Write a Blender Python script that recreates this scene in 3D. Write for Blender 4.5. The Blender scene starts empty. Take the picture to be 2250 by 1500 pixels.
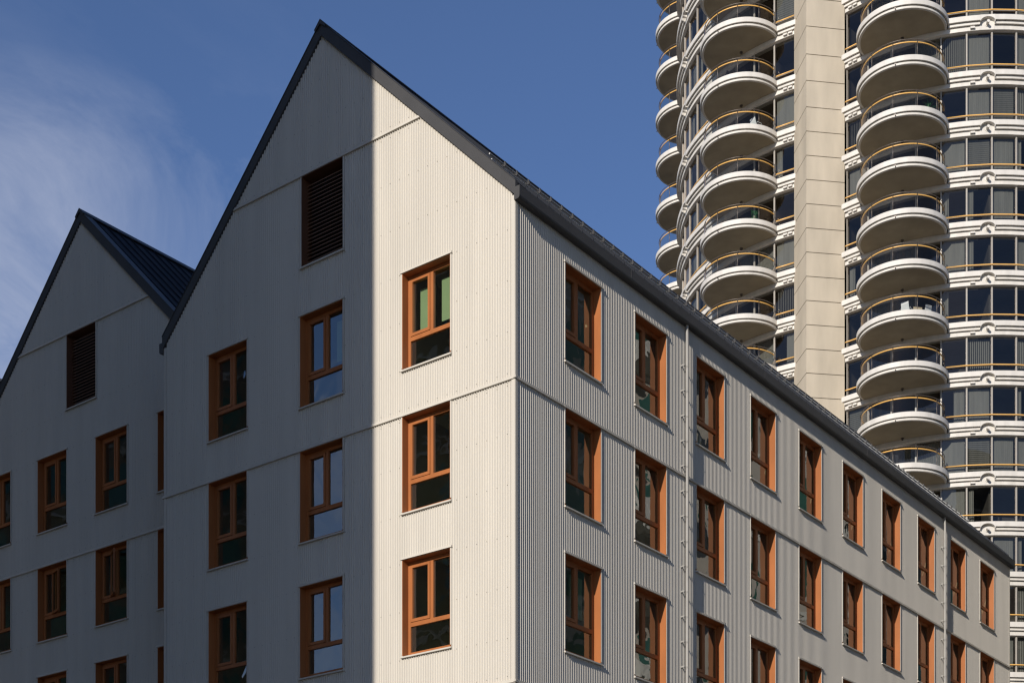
import bpy, math, random
from math import sin, cos, pi, radians, degrees, atan2, sqrt
hm = 2.07
random.seed(7)

# ------------------------------------------------------------------ camera, sky, sun, exposure
scn = bpy.context.scene
FPX, YH, TH = 3263.95, 2294.62, 0.6547          # focal length and horizon in photo pixels, yaw of the long facade
cam_d = bpy.data.cameras.new('camera')
cam = bpy.data.objects.new('camera', cam_d)
scn.collection.objects.link(cam)
cam.location = (0, 0, 0)
cam.rotation_euler = (radians(90), 0, 0)
cam_d.sensor_width = 36.0
cam_d.lens = FPX / 2250 * 36
cam_d.shift_y = (YH - 750) / 2250
cam_d.clip_start = 0.1
cam_d.clip_end = 6000
scn.camera = cam
scn.render.resolution_x = 1024
scn.render.resolution_y = 682

DR = (sin(TH), cos(TH))                          # along the long facade, away from the corner
DL = (-cos(TH), sin(TH))                         # along the gable facade, away from the corner
C0 = (0.0598, 28.6)                              # the building corner
GZ = -1.7                                        # street level (the camera is at eye height 0)

RAY = (DR[0] - 0.135 * -DL[0], DR[1] - 0.135 * -DL[1], -0.395)   # direction sunlight travels
_n = sqrt(sum(c * c for c in RAY)); RAY = tuple(c / _n for c in RAY)
SUN_EL = math.asin(-RAY[2])
SUN_AZ = atan2(-RAY[0], -RAY[1])

w = bpy.data.worlds.new('World'); scn.world = w; w.use_nodes = True
nt = w.node_tree; nt.nodes.clear()
def N(t, **k):
    n = nt.nodes.new(t)
    for a, b in k.items(): setattr(n, a, b)
    return n
out = N('ShaderNodeOutputWorld'); bg = N('ShaderNodeBackground')
sky = N('ShaderNodeTexSky', sky_type='NISHITA', sun_disc=False, sun_elevation=SUN_EL, sun_rotation=SUN_AZ % (2 * pi),
        altitude=50, air_density=1.0, dust_density=0.1, ozone_density=5.0)
bg.inputs['Strength'].default_value = 0.118
tc = N('ShaderNodeTexCoord')
mp = N('ShaderNodeMapping'); mp.inputs['Location'].default_value = (1.09, 0, -0.16); mp.inputs['Scale'].default_value = (1.0, 1.0, 2.2); mp.inputs['Rotation'].default_value = (0, radians(-28), 0)
no1 = N('ShaderNodeTexNoise'); no1.inputs['Scale'].default_value = 3.6; no1.inputs['Detail'].default_value = 9; no1.inputs['Roughness'].default_value = 0.62; no1.inputs['Distortion'].default_value = 0.9
cr = N('ShaderNodeValToRGB'); cr.color_ramp.elements[0].position = 0.44; cr.color_ramp.elements[1].position = 0.68
sep = N('ShaderNodeSeparateXYZ')
# thin cirrus gathers to the west (left) and low in the sky
mx = N('ShaderNodeMapRange'); mx.inputs['From Min'].default_value = -0.05; mx.inputs['From Max'].default_value = -0.24
mz = N('ShaderNodeMapRange'); mz.inputs['From Min'].default_value = 0.540; mz.inputs['From Max'].default_value = 0.495; mz.inputs['To Min'].default_value = 0.10
mm = N('ShaderNodeMath', operation='MULTIPLY'); m2 = N('ShaderNodeMath', operation='MULTIPLY'); m3 = N('ShaderNodeMath', operation='MULTIPLY')
m3.inputs[1].default_value = 0.80
mix = N('ShaderNodeMix', data_type='RGBA')
mix.inputs['B'].default_value = (3.9, 4.3, 5.5, 1)
nt.links.new(tc.outputs['Generated'], mp.inputs['Vector']); nt.links.new(mp.outputs[0], no1.inputs['Vector'])
nt.links.new(no1.outputs['Fac'], cr.inputs[0]); nt.links.new(tc.outputs['Generated'], sep.inputs[0])
nt.links.new(sep.outputs['X'], mx.inputs['Value']); nt.links.new(sep.outputs['Z'], mz.inputs['Value'])
nt.links.new(mx.outputs[0], mm.inputs[0]); nt.links.new(mz.outputs[0], mm.inputs[1])
nt.links.new(mm.outputs[0], m2.inputs[0]); nt.links.new(cr.outputs[0], m2.inputs[1]); nt.links.new(m2.outputs[0], m3.inputs[0])
nt.links.new(m3.outputs[0], mix.inputs['Factor']); tn = N('ShaderNodeMix', data_type='RGBA', blend_type='MULTIPLY'); tn.inputs['Factor'].default_value = 1.0; tn.inputs['B'].default_value = (1.02, 0.93, 1.0, 1)
nt.links.new(sky.outputs[0], tn.inputs['A']); nt.links.new(tn.outputs['Result'], mix.inputs['A'])
nt.links.new(mix.outputs['Result'], bg.inputs['Color']); nt.links.new(bg.outputs[0], out.inputs['Surface'])

sd = bpy.data.lights.new('sun', 'SUN'); sd.energy = 5.0; sd.angle = radians(0.53); sd.color = (1.0, 0.94, 0.86)
so = bpy.data.objects.new('sun', sd); scn.collection.objects.link(so)
import mathutils
so.rotation_euler = mathutils.Vector(RAY).to_track_quat('-Z', 'Y').to_euler()
so.location = (-40, -60, 60)
scn.view_settings.view_transform = 'Standard'; scn.view_settings.look = 'None'
scn.view_settings.exposure = 0.0; scn.view_settings.gamma = 1.0
scn.cycles.pixel_filter_type = 'BLACKMAN_HARRIS'; scn.cycles.filter_width = 1.35
scn.cycles.max_bounces = 6; scn.cycles.transparent_max_bounces = 12

# ------------------------------------------------------------------ helpers
COL = scn.collection
class MB:
    """collects faces; build() links them as one mesh object"""
    def __init__(s): s.v = []; s.f = []; s.sm = []
    def quad(s, a, b, c, d, sm=False):
        i = len(s.v); s.v += [a, b, c, d]; s.f.append((i, i + 1, i + 2, i + 3)); s.sm.append(sm)
    def poly(s, pts, sm=False):
        i = len(s.v); s.v += list(pts); s.f.append(tuple(range(i, i + len(pts)))); s.sm.append(sm)
    def hexa(s, p):   # p: 8 corners, bottom 4 then top 4
        i = len(s.v); s.v += list(p)
        for q in ((0, 3, 2, 1), (4, 5, 6, 7), (0, 1, 5, 4), (1, 2, 6, 5), (2, 3, 7, 6), (3, 0, 4, 7)):
            s.f.append(tuple(i + k for k in q)); s.sm.append(False)
    def box(s, x0, x1, y0, y1, z0, z1, T=None):
        p = [(x0, y0, z0), (x1, y0, z0), (x1, y1, z0), (x0, y1, z0), (x0, y0, z1), (x1, y0, z1), (x1, y1, z1), (x0, y1, z1)]
        if T: p = [T(*q) for q in p]
        s.hexa(p)
    def prism(s, pts2, z0, z1):
        n = len(pts2); i = len(s.v)
        s.v += [(x, y, z0) for x, y in pts2] + [(x, y, z1) for x, y in pts2]
        for k in range(n):
            k2 = (k + 1) % n; s.f.append((i + k, i + k2, i + n + k2, i + n + k)); s.sm.append(False)
        s.f.append(tuple(i + k for k in reversed(range(n)))); s.f.append(tuple(i + n + k for k in range(n))); s.sm += [False, False]
    def tube(s, pts, r, n=8, closed=False, caps=True):
        V = mathutils.Vector; P = [V(p) for p in pts]; rings = []
        for k, p in enumerate(P):
            if closed: t = P[(k + 1) % len(P)] - P[k - 1]
            else: t = P[min(k + 1, len(P) - 1)] - P[max(k - 1, 0)]
            t.normalize(); a = t.orthogonal() if abs(t.z) > 0.95 else t.cross(V((0, 0, 1))); a.normalize(); b = t.cross(a)
            rings.append([tuple(p + r * (cos(2 * pi * j / n) * a + sin(2 * pi * j / n) * b)) for j in range(n)])
        i = len(s.v)
        for R in rings: s.v += R
        m = len(rings)
        for k in range(m if closed else m - 1):
            for j in range(n):
                a = i + k * n; b = i + ((k + 1) % m) * n; j2 = (j + 1) % n
                s.f.append((a + j, a + j2, b + j2, b + j)); s.sm.append(True)
        if not closed and caps:
            s.f.append(tuple(i + j for j in range(n))); s.f.append(tuple(i + (m - 1) * n + j for j in reversed(range(n)))); s.sm += [False, False]
    def build(s, name, mat, parent=None, me=None):
        m = bpy.data.meshes.new(name); m.from_pydata(s.v, [], s.f); m.polygons.foreach_set('use_smooth', s.sm)
        m.materials.append(mat); m.update()
        return link(name, m, parent)
def link(name, me, parent=None):
    o = bpy.data.objects.new(name, me); COL.objects.link(o)
    if parent is not None: adopt(o, parent)
    return o
def adopt(o, parent):
    """parent without moving: the child's numbers stay in world coordinates"""
    o.parent = parent
    M = mathutils.Matrix.Identity(4); p = parent; chain = []
    while p is not None: chain.append(p); p = p.parent
    for q in reversed(chain):
        M = M @ (q.matrix_parent_inverse @ q.matrix_basis if q.parent else q.matrix_basis)
    o.matrix_parent_inverse = M.inverted()
def tag(o, label=None, cat=None, group=None, kind=None):
    if label: o['label'] = label
    if cat: o['category'] = cat
    if group: o['group'] = group
    if kind: o['kind'] = kind
    return o
def empty(name, loc):
    o = bpy.data.objects.new(name, None); COL.objects.link(o); o.location = loc; o.empty_display_size = 0.5; return o
def place(me_name, me, parent, loc, rz):
    o = bpy.data.objects.new(me_name, me); COL.objects.link(o); o.location = loc; o.rotation_euler = (0, 0, rz)
    adopt(o, parent); return o
def sub(name, me, parent):
    o = bpy.data.objects.new(name, me); COL.objects.link(o); o.parent = parent; return o
def mesh_of(mb, name, mat):
    m = bpy.data.meshes.new(name); m.from_pydata(mb.v, [], mb.f); m.polygons.foreach_set('use_smooth', mb.sm); m.materials.append(mat); m.update(); return m

# ------------------------------------------------------------------ materials (all procedural)
def mat(name, col, rough=0.5, metal=0.0, spec=0.5, var=0.0, vscale=3.0, bump=0.0, bscale=40.0, coat=0.0, stretch=(1, 1, 1), col2=None):
    m = bpy.data.materials.new(name); m.use_nodes = True; t = m.node_tree; b = t.nodes['Principled BSDF']
    b.inputs['Base Color'].default_value = (*col, 1); b.inputs['Roughness'].default_value = rough
    b.inputs['Metallic'].default_value = metal; b.inputs['Specular IOR Level'].default_value = spec
    if coat: b.inputs['Coat Weight'].default_value = coat
    g = t.nodes.new('ShaderNodeNewGeometry'); mp = t.nodes.new('ShaderNodeMapping'); mp.inputs['Scale'].default_value = stretch
    t.links.new(g.outputs['Position'], mp.inputs['Vector'])
    if var:
        n = t.nodes.new('ShaderNodeTexNoise'); n.inputs['Scale'].default_value = vscale; n.inputs['Detail'].default_value = 6
        t.links.new(mp.outputs[0], n.inputs['Vector'])
        r = t.nodes.new('ShaderNodeMapRange'); r.inputs['From Min'].default_value = 0.3; r.inputs['From Max'].default_value = 0.7
        t.links.new(n.outputs['Fac'], r.inputs['Value'])
        x = t.nodes.new('ShaderNodeMix'); x.data_type = 'RGBA'
        x.inputs['A'].default_value = (*[c * (1 - var) for c in col], 1)
        x.inputs['B'].default_value = (*(col2 or [min(1, c * (1 + var)) for c in col]), 1)
        t.links.new(r.outputs[0], x.inputs['Factor']); t.links.new(x.outputs['Result'], b.inputs['Base Color'])
    if bump:
        n2 = t.nodes.new('ShaderNodeTexNoise'); n2.inputs['Scale'].default_value = bscale; n2.inputs['Detail'].default_value = 5
        bu = t.nodes.new('ShaderNodeBump'); bu.inputs['Strength'].default_value = bump; bu.inputs['Distance'].default_value = 0.01
        t.links.new(g.outputs['Position'], n2.inputs['Vector']); t.links.new(n2.outputs['Fac'], bu.inputs['Height']); t.links.new(bu.outputs[0], b.inputs['Normal'])
    return m
def glass(name, tint, ior=1.6, wave=0.0, wscale=1.0, gl=(1, 1, 1)):
    """coated window glass: mirror reflection by Fresnel over a tinted see-through layer, slightly bowed"""
    m = bpy.data.materials.new(name); m.use_nodes = True; t = m.node_tree; t.nodes.clear()
    o = t.nodes.new('ShaderNodeOutputMaterial'); x = t.nodes.new('ShaderNodeMixShader'); f = t.nodes.new('ShaderNodeFresnel')
    ge0 = t.nodes.new('ShaderNodeNewGeometry'); e1 = t.nodes.new('ShaderNodeMath'); e1.operation = 'MULTIPLY_ADD'; e1.inputs[1].default_value = -2; e1.inputs[2].default_value = 1
    e2 = t.nodes.new('ShaderNodeMath'); e2.operation = 'POWER'; e2.inputs[0].default_value = ior      # same strength from both sides of the sheet
    t.links.new(ge0.outputs['Backfacing'], e1.inputs[0]); t.links.new(e1.outputs[0], e2.inputs[1]); t.links.new(e2.outputs[0], f.inputs['IOR'])
    a = t.nodes.new('ShaderNodeBsdfTransparent'); a.inputs['Color'].default_value = (*tint, 1)
    g = t.nodes.new('ShaderNodeBsdfGlossy'); g.inputs['Roughness'].default_value = 0.0; g.inputs['Color'].default_value = (*gl, 1)
    t.links.new(f.outputs[0], x.inputs[0]); t.links.new(a.outputs[0], x.inputs[1]); t.links.new(g.outputs[0], x.inputs[2]); t.links.new(x.outputs[0], o.inputs['Surface'])
    if wave:
        ge = t.nodes.new('ShaderNodeNewGeometry'); n = t.nodes.new('ShaderNodeTexNoise'); n.inputs['Scale'].default_value = wscale; n.inputs['Detail'].default_value = 1.5
        n.inputs['Distortion'].default_value = 0.6
        b = t.nodes.new('ShaderNodeBump'); b.inputs['Strength'].default_value = 1.0; b.inputs['Distance'].default_value = wave
        t.links.new(ge.outputs['Position'], n.inputs['Vector']); t.links.new(n.outputs['Fac'], b.inputs['Height'])
        t.links.new(b.outputs[0], g.inputs['Normal'])
    return m
M = {}
M['cream'] = mat('cream_cladding_metal', (0.525, 0.485, 0.420), 0.5, spec=0.25, var=0.045, vscale=2.6, stretch=(1, 1, 0.10))
M['copper'] = mat('copper_brown_window_metal', (0.335, 0.115, 0.036), 0.45, spec=0.25, var=0.12, vscale=4.0, stretch=(1, 1, 0.25))
M['char'] = mat('charcoal_sheet_metal', (0.058, 0.057, 0.058), 0.45, spec=0.25, var=0.08, vscale=2.0)
M['roof'] = mat('dark_standing_seam_metal', (0.016, 0.018, 0.024), 0.6, spec=0.12, var=0.1, vscale=1.5)
M['galv'] = mat('mill_finish_aluminium', (0.62, 0.62, 0.60), 0.5, metal=0.2, var=0.1)
M['glassm'] = glass('clear_coated_window_glass', (0.68, 0.76, 0.60), 2.5, 0.008, 1.5, (0.92, 0.96, 0.95))
M['glasst'] = glass('grey_tower_window_glass', (0.55, 0.56, 0.54), 1.7, 0.0008, 0.6, (1.0, 0.86, 0.76))
M['guard'] = glass('clear_balcony_guard_glass', (0.74, 0.76, 0.75), 1.5, gl=(1, .86, .76))
M['inside'] = mat('plain_interior_plaster', (0.34, 0.31, 0.22), 0.8, var=0.2, vscale=0.7)
M['blind'] = mat('pale_roller_blind', (0.40, 0.47, 0.36), 0.8, var=0.03)
M['curt'] = mat('grey_window_curtain', (0.31, 0.305, 0.285), 0.85, var=0.12, vscale=5, stretch=(1, 1, 0.06))
M['reveal'] = mat('dark_brown_reveal_metal', (0.11, 0.045, 0.022), 0.5, var=0.1)
M['pipe'] = mat('grey_pipe_metal', (0.29, 0.275, 0.25), 0.5, var=0.08)
M['slat'] = mat('dark_brown_louvre_metal', (0.17, 0.09, 0.055), 0.5, var=0.1)
M['screw'] = mat('weathered_screw_head', (0.22, 0.20, 0.17), 0.5)
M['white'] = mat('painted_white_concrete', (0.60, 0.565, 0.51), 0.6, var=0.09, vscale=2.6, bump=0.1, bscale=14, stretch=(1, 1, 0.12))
M['soffit'] = mat('shade_toned_concrete_soffit', (0.33, 0.275, 0.19), 0.7, var=0.14, vscale=0.9, bump=0.15, bscale=9)  # white concrete with the shade under the balconies mixed into its colour
M['tan'] = mat('beige_precast_concrete', (0.465, 0.40, 0.305), 0.75, var=0.13, vscale=0.9, bump=0.15, bscale=10, stretch=(1, 1, 0.25))
M['gold'] = mat('ochre_painted_rail', (0.80, 0.45, 0.12), 0.35, var=0.04)
M['mull'] = mat('warm_grey_mullion_metal', (0.33, 0.30, 0.26), 0.45, var=0.05)
M['rail'] = mat('bronze_rail_metal', (0.12, 0.10, 0.085), 0.4, metal=0.3, var=0.1)
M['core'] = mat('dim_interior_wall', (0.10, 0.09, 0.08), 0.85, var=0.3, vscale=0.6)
M['joint'] = mat('joint_sealant', (0.09, 0.075, 0.06), 0.9)
M['asphalt'] = mat('street_asphalt', (0.05, 0.05, 0.052), 0.9, var=0.2, vscale=1.2, bump=0.3)
M['pave'] = mat('pavement_concrete', (0.11, 0.108, 0.10), 0.85, var=0.12, vscale=2)
M['brown'] = mat('brown_facade_brick', (0.17, 0.125, 0.085), 0.8, var=0.2, vscale=1.0)
M['pink'] = mat('pale_rose_render', (0.44, 0.385, 0.33), 0.8, var=0.08, vscale=1.0)
M['teal'] = mat('green_spandrel_glass', (0.045, 0.12, 0.095), 0.12, var=0.25, vscale=0.8)
M['darkb'] = mat('dark_facade_panel', (0.045, 0.045, 0.05), 0.4, var=0.2, vscale=0.7)
M['stone'] = mat('skylight_blocker_grey', (0.10, 0.095, 0.09), 0.8, var=0.15, vscale=0.8)
M['red'] = mat('red_outdoor_fabric', (0.55, 0.03, 0.03), 0.8, var=0.1)
M['board'] = mat('tan_board', (0.38, 0.31, 0.20), 0.8, var=0.1)
M['leaf'] = mat('green_leaves', (0.05, 0.19, 0.06), 0.6, var=0.3, vscale=20)
M['dark'] = mat('black_outdoor_metal', (0.02, 0.02, 0.022), 0.45, var=0.1)
M['plast'] = mat('white_garden_plastic', (0.75, 0.75, 0.73), 0.4, var=0.03)

# ------------------------------------------------------------------ the gabled row
def frame(ox, oy, ud, od):
    return lambda u, w_, z: (ox + ud[0] * u + od[0] * w_, oy + ud[1] * u + od[1] * w_, z)
NL = (-DR[0], -DR[1]); NR = (-DL[0], -DL[1])
GW = 10.39; LEN = 27.76; APX = GW / 2
ZE, ZB, ZJ = 16.36, 12.83, 18.76                    # eave line of the cladding, belt, gable joint
FL = 2.922
HEADS = [15.745, 15.745 - FL, 15.745 - 2 * FL]      # window heads
PIT = 0.0635; DEP = 0.023
def corrugated(P, u0, u1, zb, ztop, holes, phase=0.0):
    mb = MB(); us = set(); k = 0; st = PIT / 8
    us.add(round(u0, 5)); us.add(round(u1, 5)); k = int((u0 + phase) / PIT) - 1
    while k * PIT - phase < u1:
        for q in (0.0, 0.005, 0.0225, 0.046):
            v = round(k * PIT - phase + q, 5)
            if u0 < v < u1: us.add(v)
        k += 1
    for h in holes: us.add(round(h[0], 5)); us.add(round(h[1], 5))
    us = sorted(us)
    us = [us[0]] + [b for a, b in zip(us, us[1:]) if b - a > 1e-4]
    def W(u):                                          # trapezoidal rib: flat crest, steep webs, flat valley
        q = (u + phase) % PIT
        if q < 1e-4 or q > PIT - 1e-4 or q <= 0.0051: return 0.0
        if q < 0.0225: return -DEP * (q - 0.005) / 0.0175
        if q <= 0.0461: return -DEP
        return -DEP * (PIT - q) / 0.0175
    for a, b in zip(us, us[1:]):
        m = (a + b) / 2
        hs = sorted([(h[2], h[3]) for h in holes if h[0] <= m <= h[1]])
        ta, tb = ztop(a), ztop(b); z = zb; wa, wb = W(a), W(b)
        for h0, h1 in hs + [(None, None)]:
            if h0 is None: za, zc = ta, tb
            else: za = zc = min(h0, ta, tb)
            if za > z + 1e-4 or zc > z + 1e-4:
                mb.quad(P(a, wa, z), P(b, wb, z), P(b, wb, zc), P(a, wa, za))
            if h1 is not None: z = h1
    return mb
def belt(P, u0, u1, z, parent, ends=()):
    mb = MB()
    mb.box(u0, u1, -0.02, 0.028, z, z + 0.014, P); mb.box(u0, u1, -0.02, 0.016, z + 0.015, z + 0.06, P)
    return mb.build('belt_flashing', M['cream'], parent)
def screws(P, u0, u1, rows, holes, ztop, parent, step=4 * PIT):
    mb = MB(); n = int((u1 - u0) / step)
    for zr in rows:
        for k in range(n):
            u = round((u0 + 0.1 + k * step) / PIT) * PIT
            z = zr
            if z > ztop(u) - 0.1 or any(h[0] - .03 < u < h[1] + .03 and h[2] - .05 < z < h[3] + .05 for h in holes): continue
            mb.box(u - 0.006, u + 0.006, -0.004, 0.005, z - 0.006, z + 0.006, P)
    tag(mb.build('cladding_screws', M['screw'], parent), kind='stuff')

# canonical window: x towards the viewer's left, y outward, z up; origin = centre of the head line
WW = 0.64; WB = -1.95
def win_meshes():
    c = MB(); a = 0.012
    c.box(-WW, -WW + a, -0.25, 0.004, WB, 0); c.box(WW - a, WW, -0.25, 0.004, WB, 0); c.box(-WW + a, WW - a, -0.25, 0.004, -a, 0)
    c.box(-WW + a, WW - a, -0.25, -0.17, WB, WB + a)
    s = MB()
    y0, y1 = -0.235, -0.17; g = 0.006; L = WW - a
    bars = [(L - 0.065, L, WB + a, -a), (-L, -L + 0.065, WB + a, -a),                       # stiles
            (-L + 0.065, L - 0.065, -0.085, -a), (-L + 0.065, L - 0.065, WB + a, -1.865),        # head and bottom rail
            (-L + 0.065, L - 0.065, -1.335, -1.25)]                                             # transom
    for x0, x1, z0, z1 in bars: s.box(x0, x1, y0, y1, z0, z1)
    # opening sash on the left: a second ring a little proud, with a shadow gap
    yo = y1 + 0.012
    sx0, sx1 = 0.04, L - 0.065 - 0.006
    s.box(-0.045, 0.034, y0, y1, -1.25, -0.085)
    for x0, x1, z0, z1 in [(sx0, sx0 + 0.055, -1.242, -0.09), (sx1 - 0.05, sx1, -1.242, -0.09), (sx0 + 0.055, sx1 - 0.05, -1.242, -1.18), (sx0 + 0.055, sx1 - 0.05, -0.14, -0.09)]:
        s.box(x0, x1, y0, yo, z0, z1)
    for x in (0.30, -0.25): s.box(x - 0.012, x + 0.012, y1, y1 + 0.003, -1.30, -1.293)      # drainage slots
    p = []
    for x0, x1, z0, z1 in [(sx0 + 0.055, sx1 - 0.05, -1.18, -0.14), (-L + 0.065, -0.045, -1.25, -0.085), (-L + 0.065, L - 0.065, -1.865, -1.335)]:
        q = MB(); q.quad((x0 - .01, -0.205, z0 - .01), (x1 + .01, -0.205, z0 - .01), (x1 + .01, -0.205, z1 + .01), (x0 - .01, -0.205, z1 + .01)); p.append(q)
    t = MB()
    t.box(-0.685, 0.685, -0.02, 0.034, 0.0005, 0.013); t.box(-0.68, 0.68, -0.02, 0.020, 0.013, 0.05)   # head drip
    for sg in (1, -1):
        x0, x1 = sorted((sg * (WW + 0.001), sg * (WW + 0.03))); t.box(x0, x1, -0.03, 0.012, WB + 0.02, 0)
    z = MB()
    hx = 0.675
    z.hexa([(-hx, -0.168, -2.0), (hx, -0.168, -2.0), (hx, 0.038, -2.005), (-hx, 0.038, -2.005), (-hx, -0.168, WB + 0.014), (hx, -0.168, WB + 0.014), (hx, 0.038, -1.975), (-hx, 0.038, -1.975)])
    r = MB(); r.box(-L + 0.09, -0.07, -0.42, -0.41, -1.02, -0.16)
    r2 = MB(); r2.box(0.10, L - 0.12, -0.42, -0.41, -1.12, -0.2)
    ct = MB()                                                                                # a hanging curtain with folds
    n = 26; x0, x1 = 0.28, L - 0.1
    for k in range(n):
        ua, ub = k / n, (k + 1) / n
        fa, fb = 0.03 * sin(ua * 40), 0.03 * sin(ub * 40)
        ct.quad((x0 + (x1 - x0) * ua, -0.45 + fa, -1.9), (x0 + (x1 - x0) * ub, -0.45 + fb, -1.9), (x0 + (x1 - x0) * ub, -0.45 + fb, -0.1), (x0 + (x1 - x0) * ua, -0.45 + fa, -0.1), True)
    op = MB()                                                                                # sash tilted open inwards/outwards
    return dict(window=mesh_of(c, 'window', M['copper']), sash=mesh_of(s, 'sash_frame', M['copper']),
                panes=[mesh_of(q, 'pane', M['glassm']) for q in p], trim=mesh_of(t, 'window_flashing', M['cream']),
                sill=mesh_of(z, 'window_sill', M['cream']), b1=mesh_of(r, 'roller_blind', M['blind']), b2=mesh_of(r2, 'roller_blind', M['blind']),
                curt=mesh_of(ct, 'curtain', M['curt']))
WM = win_meshes()
# an open casement: same window whose left sash swings outwards
def casement():
    q = MB(); q.box(0, 0.02, 0, 0.44, -1.24, -0.1); fr = mesh_of(q, 'open_sash', M['copper'])
    f = MB(); wd, h0, h1 = 0.46, -1.24, -0.1
    f.box(-0.02, 0.02, 0, 0.05, h0, h1); f.box(-0.02, 0.02, wd - 0.05, wd, h0, h1); f.box(-0.02, 0.02, 0.05, wd - 0.05, h0, h0 + 0.055); f.box(-0.02, 0.02, 0.05, wd - 0.05, h1 - 0.055, h1)
    g = MB(); g.quad((0, 0.045, h0 + 0.05), (0, wd - 0.045, h0 + 0.05), (0, wd - 0.045, h1 - 0.05), (0, 0.045, h1 - 0.05))
    return mesh_of(f, 'open_sash', M['copper']), mesh_of(g, 'pane', M['glassm'])
OS, OP = casement()
def window(parent, P, u, zh, rz, blind=None, open_=0):
    o = place('window', WM['window'], parent, P(u, 0, zh), rz)
    sub('sash_frame', WM['sash'], o)
    for k, p in enumerate(WM['panes']): sub('pane', p, o)
    sub('window_flashing', WM['trim'], o); sub('window_sill', WM['sill'], o)
    if blind == 'both': sub('roller_blind', WM['b1'], o); sub('roller_blind', WM['b2'], o)
    elif blind == 'curtain': sub('curtain', WM['curt'], o)
    elif blind == 'one': sub('roller_blind', WM['b1'], o)
    if open_:
        q = sub('open_sash', OS, o); q.location = (WW - 0.09 - 0.33 * 1, -0.17, 0); q.rotation_euler = (0, 0, radians(open_))
        q2 = sub('pane', OP, o); q2.location = q.location; q2.rotation_euler = q.rotation_euler
    return o
def louvre(parent, P, u, zh, rz):
    hw = 0.62; hb = -1.94
    c = MB(); a = 0.012
    c.box(-hw, -hw + a, -0.30, 0.004, hb, 0); c.box(hw - a, hw, -0.30, 0.004, hb, 0); c.box(-hw + a, hw - a, -0.30, 0.004, -a, 0)
    c.box(-hw + a, hw - a, -0.30, -0.02, hb, hb + a)
    o = place('louvre_vent', mesh_of(c, 'louvre_vent', M['reveal']), parent, P(u, 0, zh), rz)
    n = 22
    s = MB(); q = MB()
    for k in range(n):
        z = -0.13 - k * 0.0825
        q.hexa([(-hw + a, -0.28, z + 0.055), (hw - a, -0.28, z + 0.055), (hw - a, -0.17, z - 0.01), (-hw + a, -0.17, z - 0.01), (-hw + a, -0.28, z + 0.059), (hw - a, -0.28, z + 0.059), (hw - a, -0.168, z + 0.008), (-hw + a, -0.168, z + 0.008)])
    bk = MB(); bk.box(-hw + a, hw - a, -0.32, -0.30, hb, 0); sub('vent_back', mesh_of(bk, 'vent_back', M['dark']), o)
    sub('louvre_slats', mesh_of(q, 'louvre_slats', M['slat']), o)
    t = MB(); hx = 0.66
    t.hexa([(-hx, -0.168, hb - 0.05), (hx, -0.168, hb - 0.05), (hx, 0.038, hb - 0.055), (-hx, 0.038, hb - 0.055), (-hx, -0.168, hb - 0.002), (hx, -0.168, hb - 0.002), (hx, 0.038, hb - 0.02), (-hx, 0.038, hb - 0.02)])
    for sg in (1, -1):
        x0, x1 = sorted((sg * (hw + 0.001), sg * (hw + 0.03))); t.box(x0, x1, -0.03, 0.012, hb, 0)
    sub('window_sill', mesh_of(t, 'window_sill', M['cream']), o)
    return o

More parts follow.
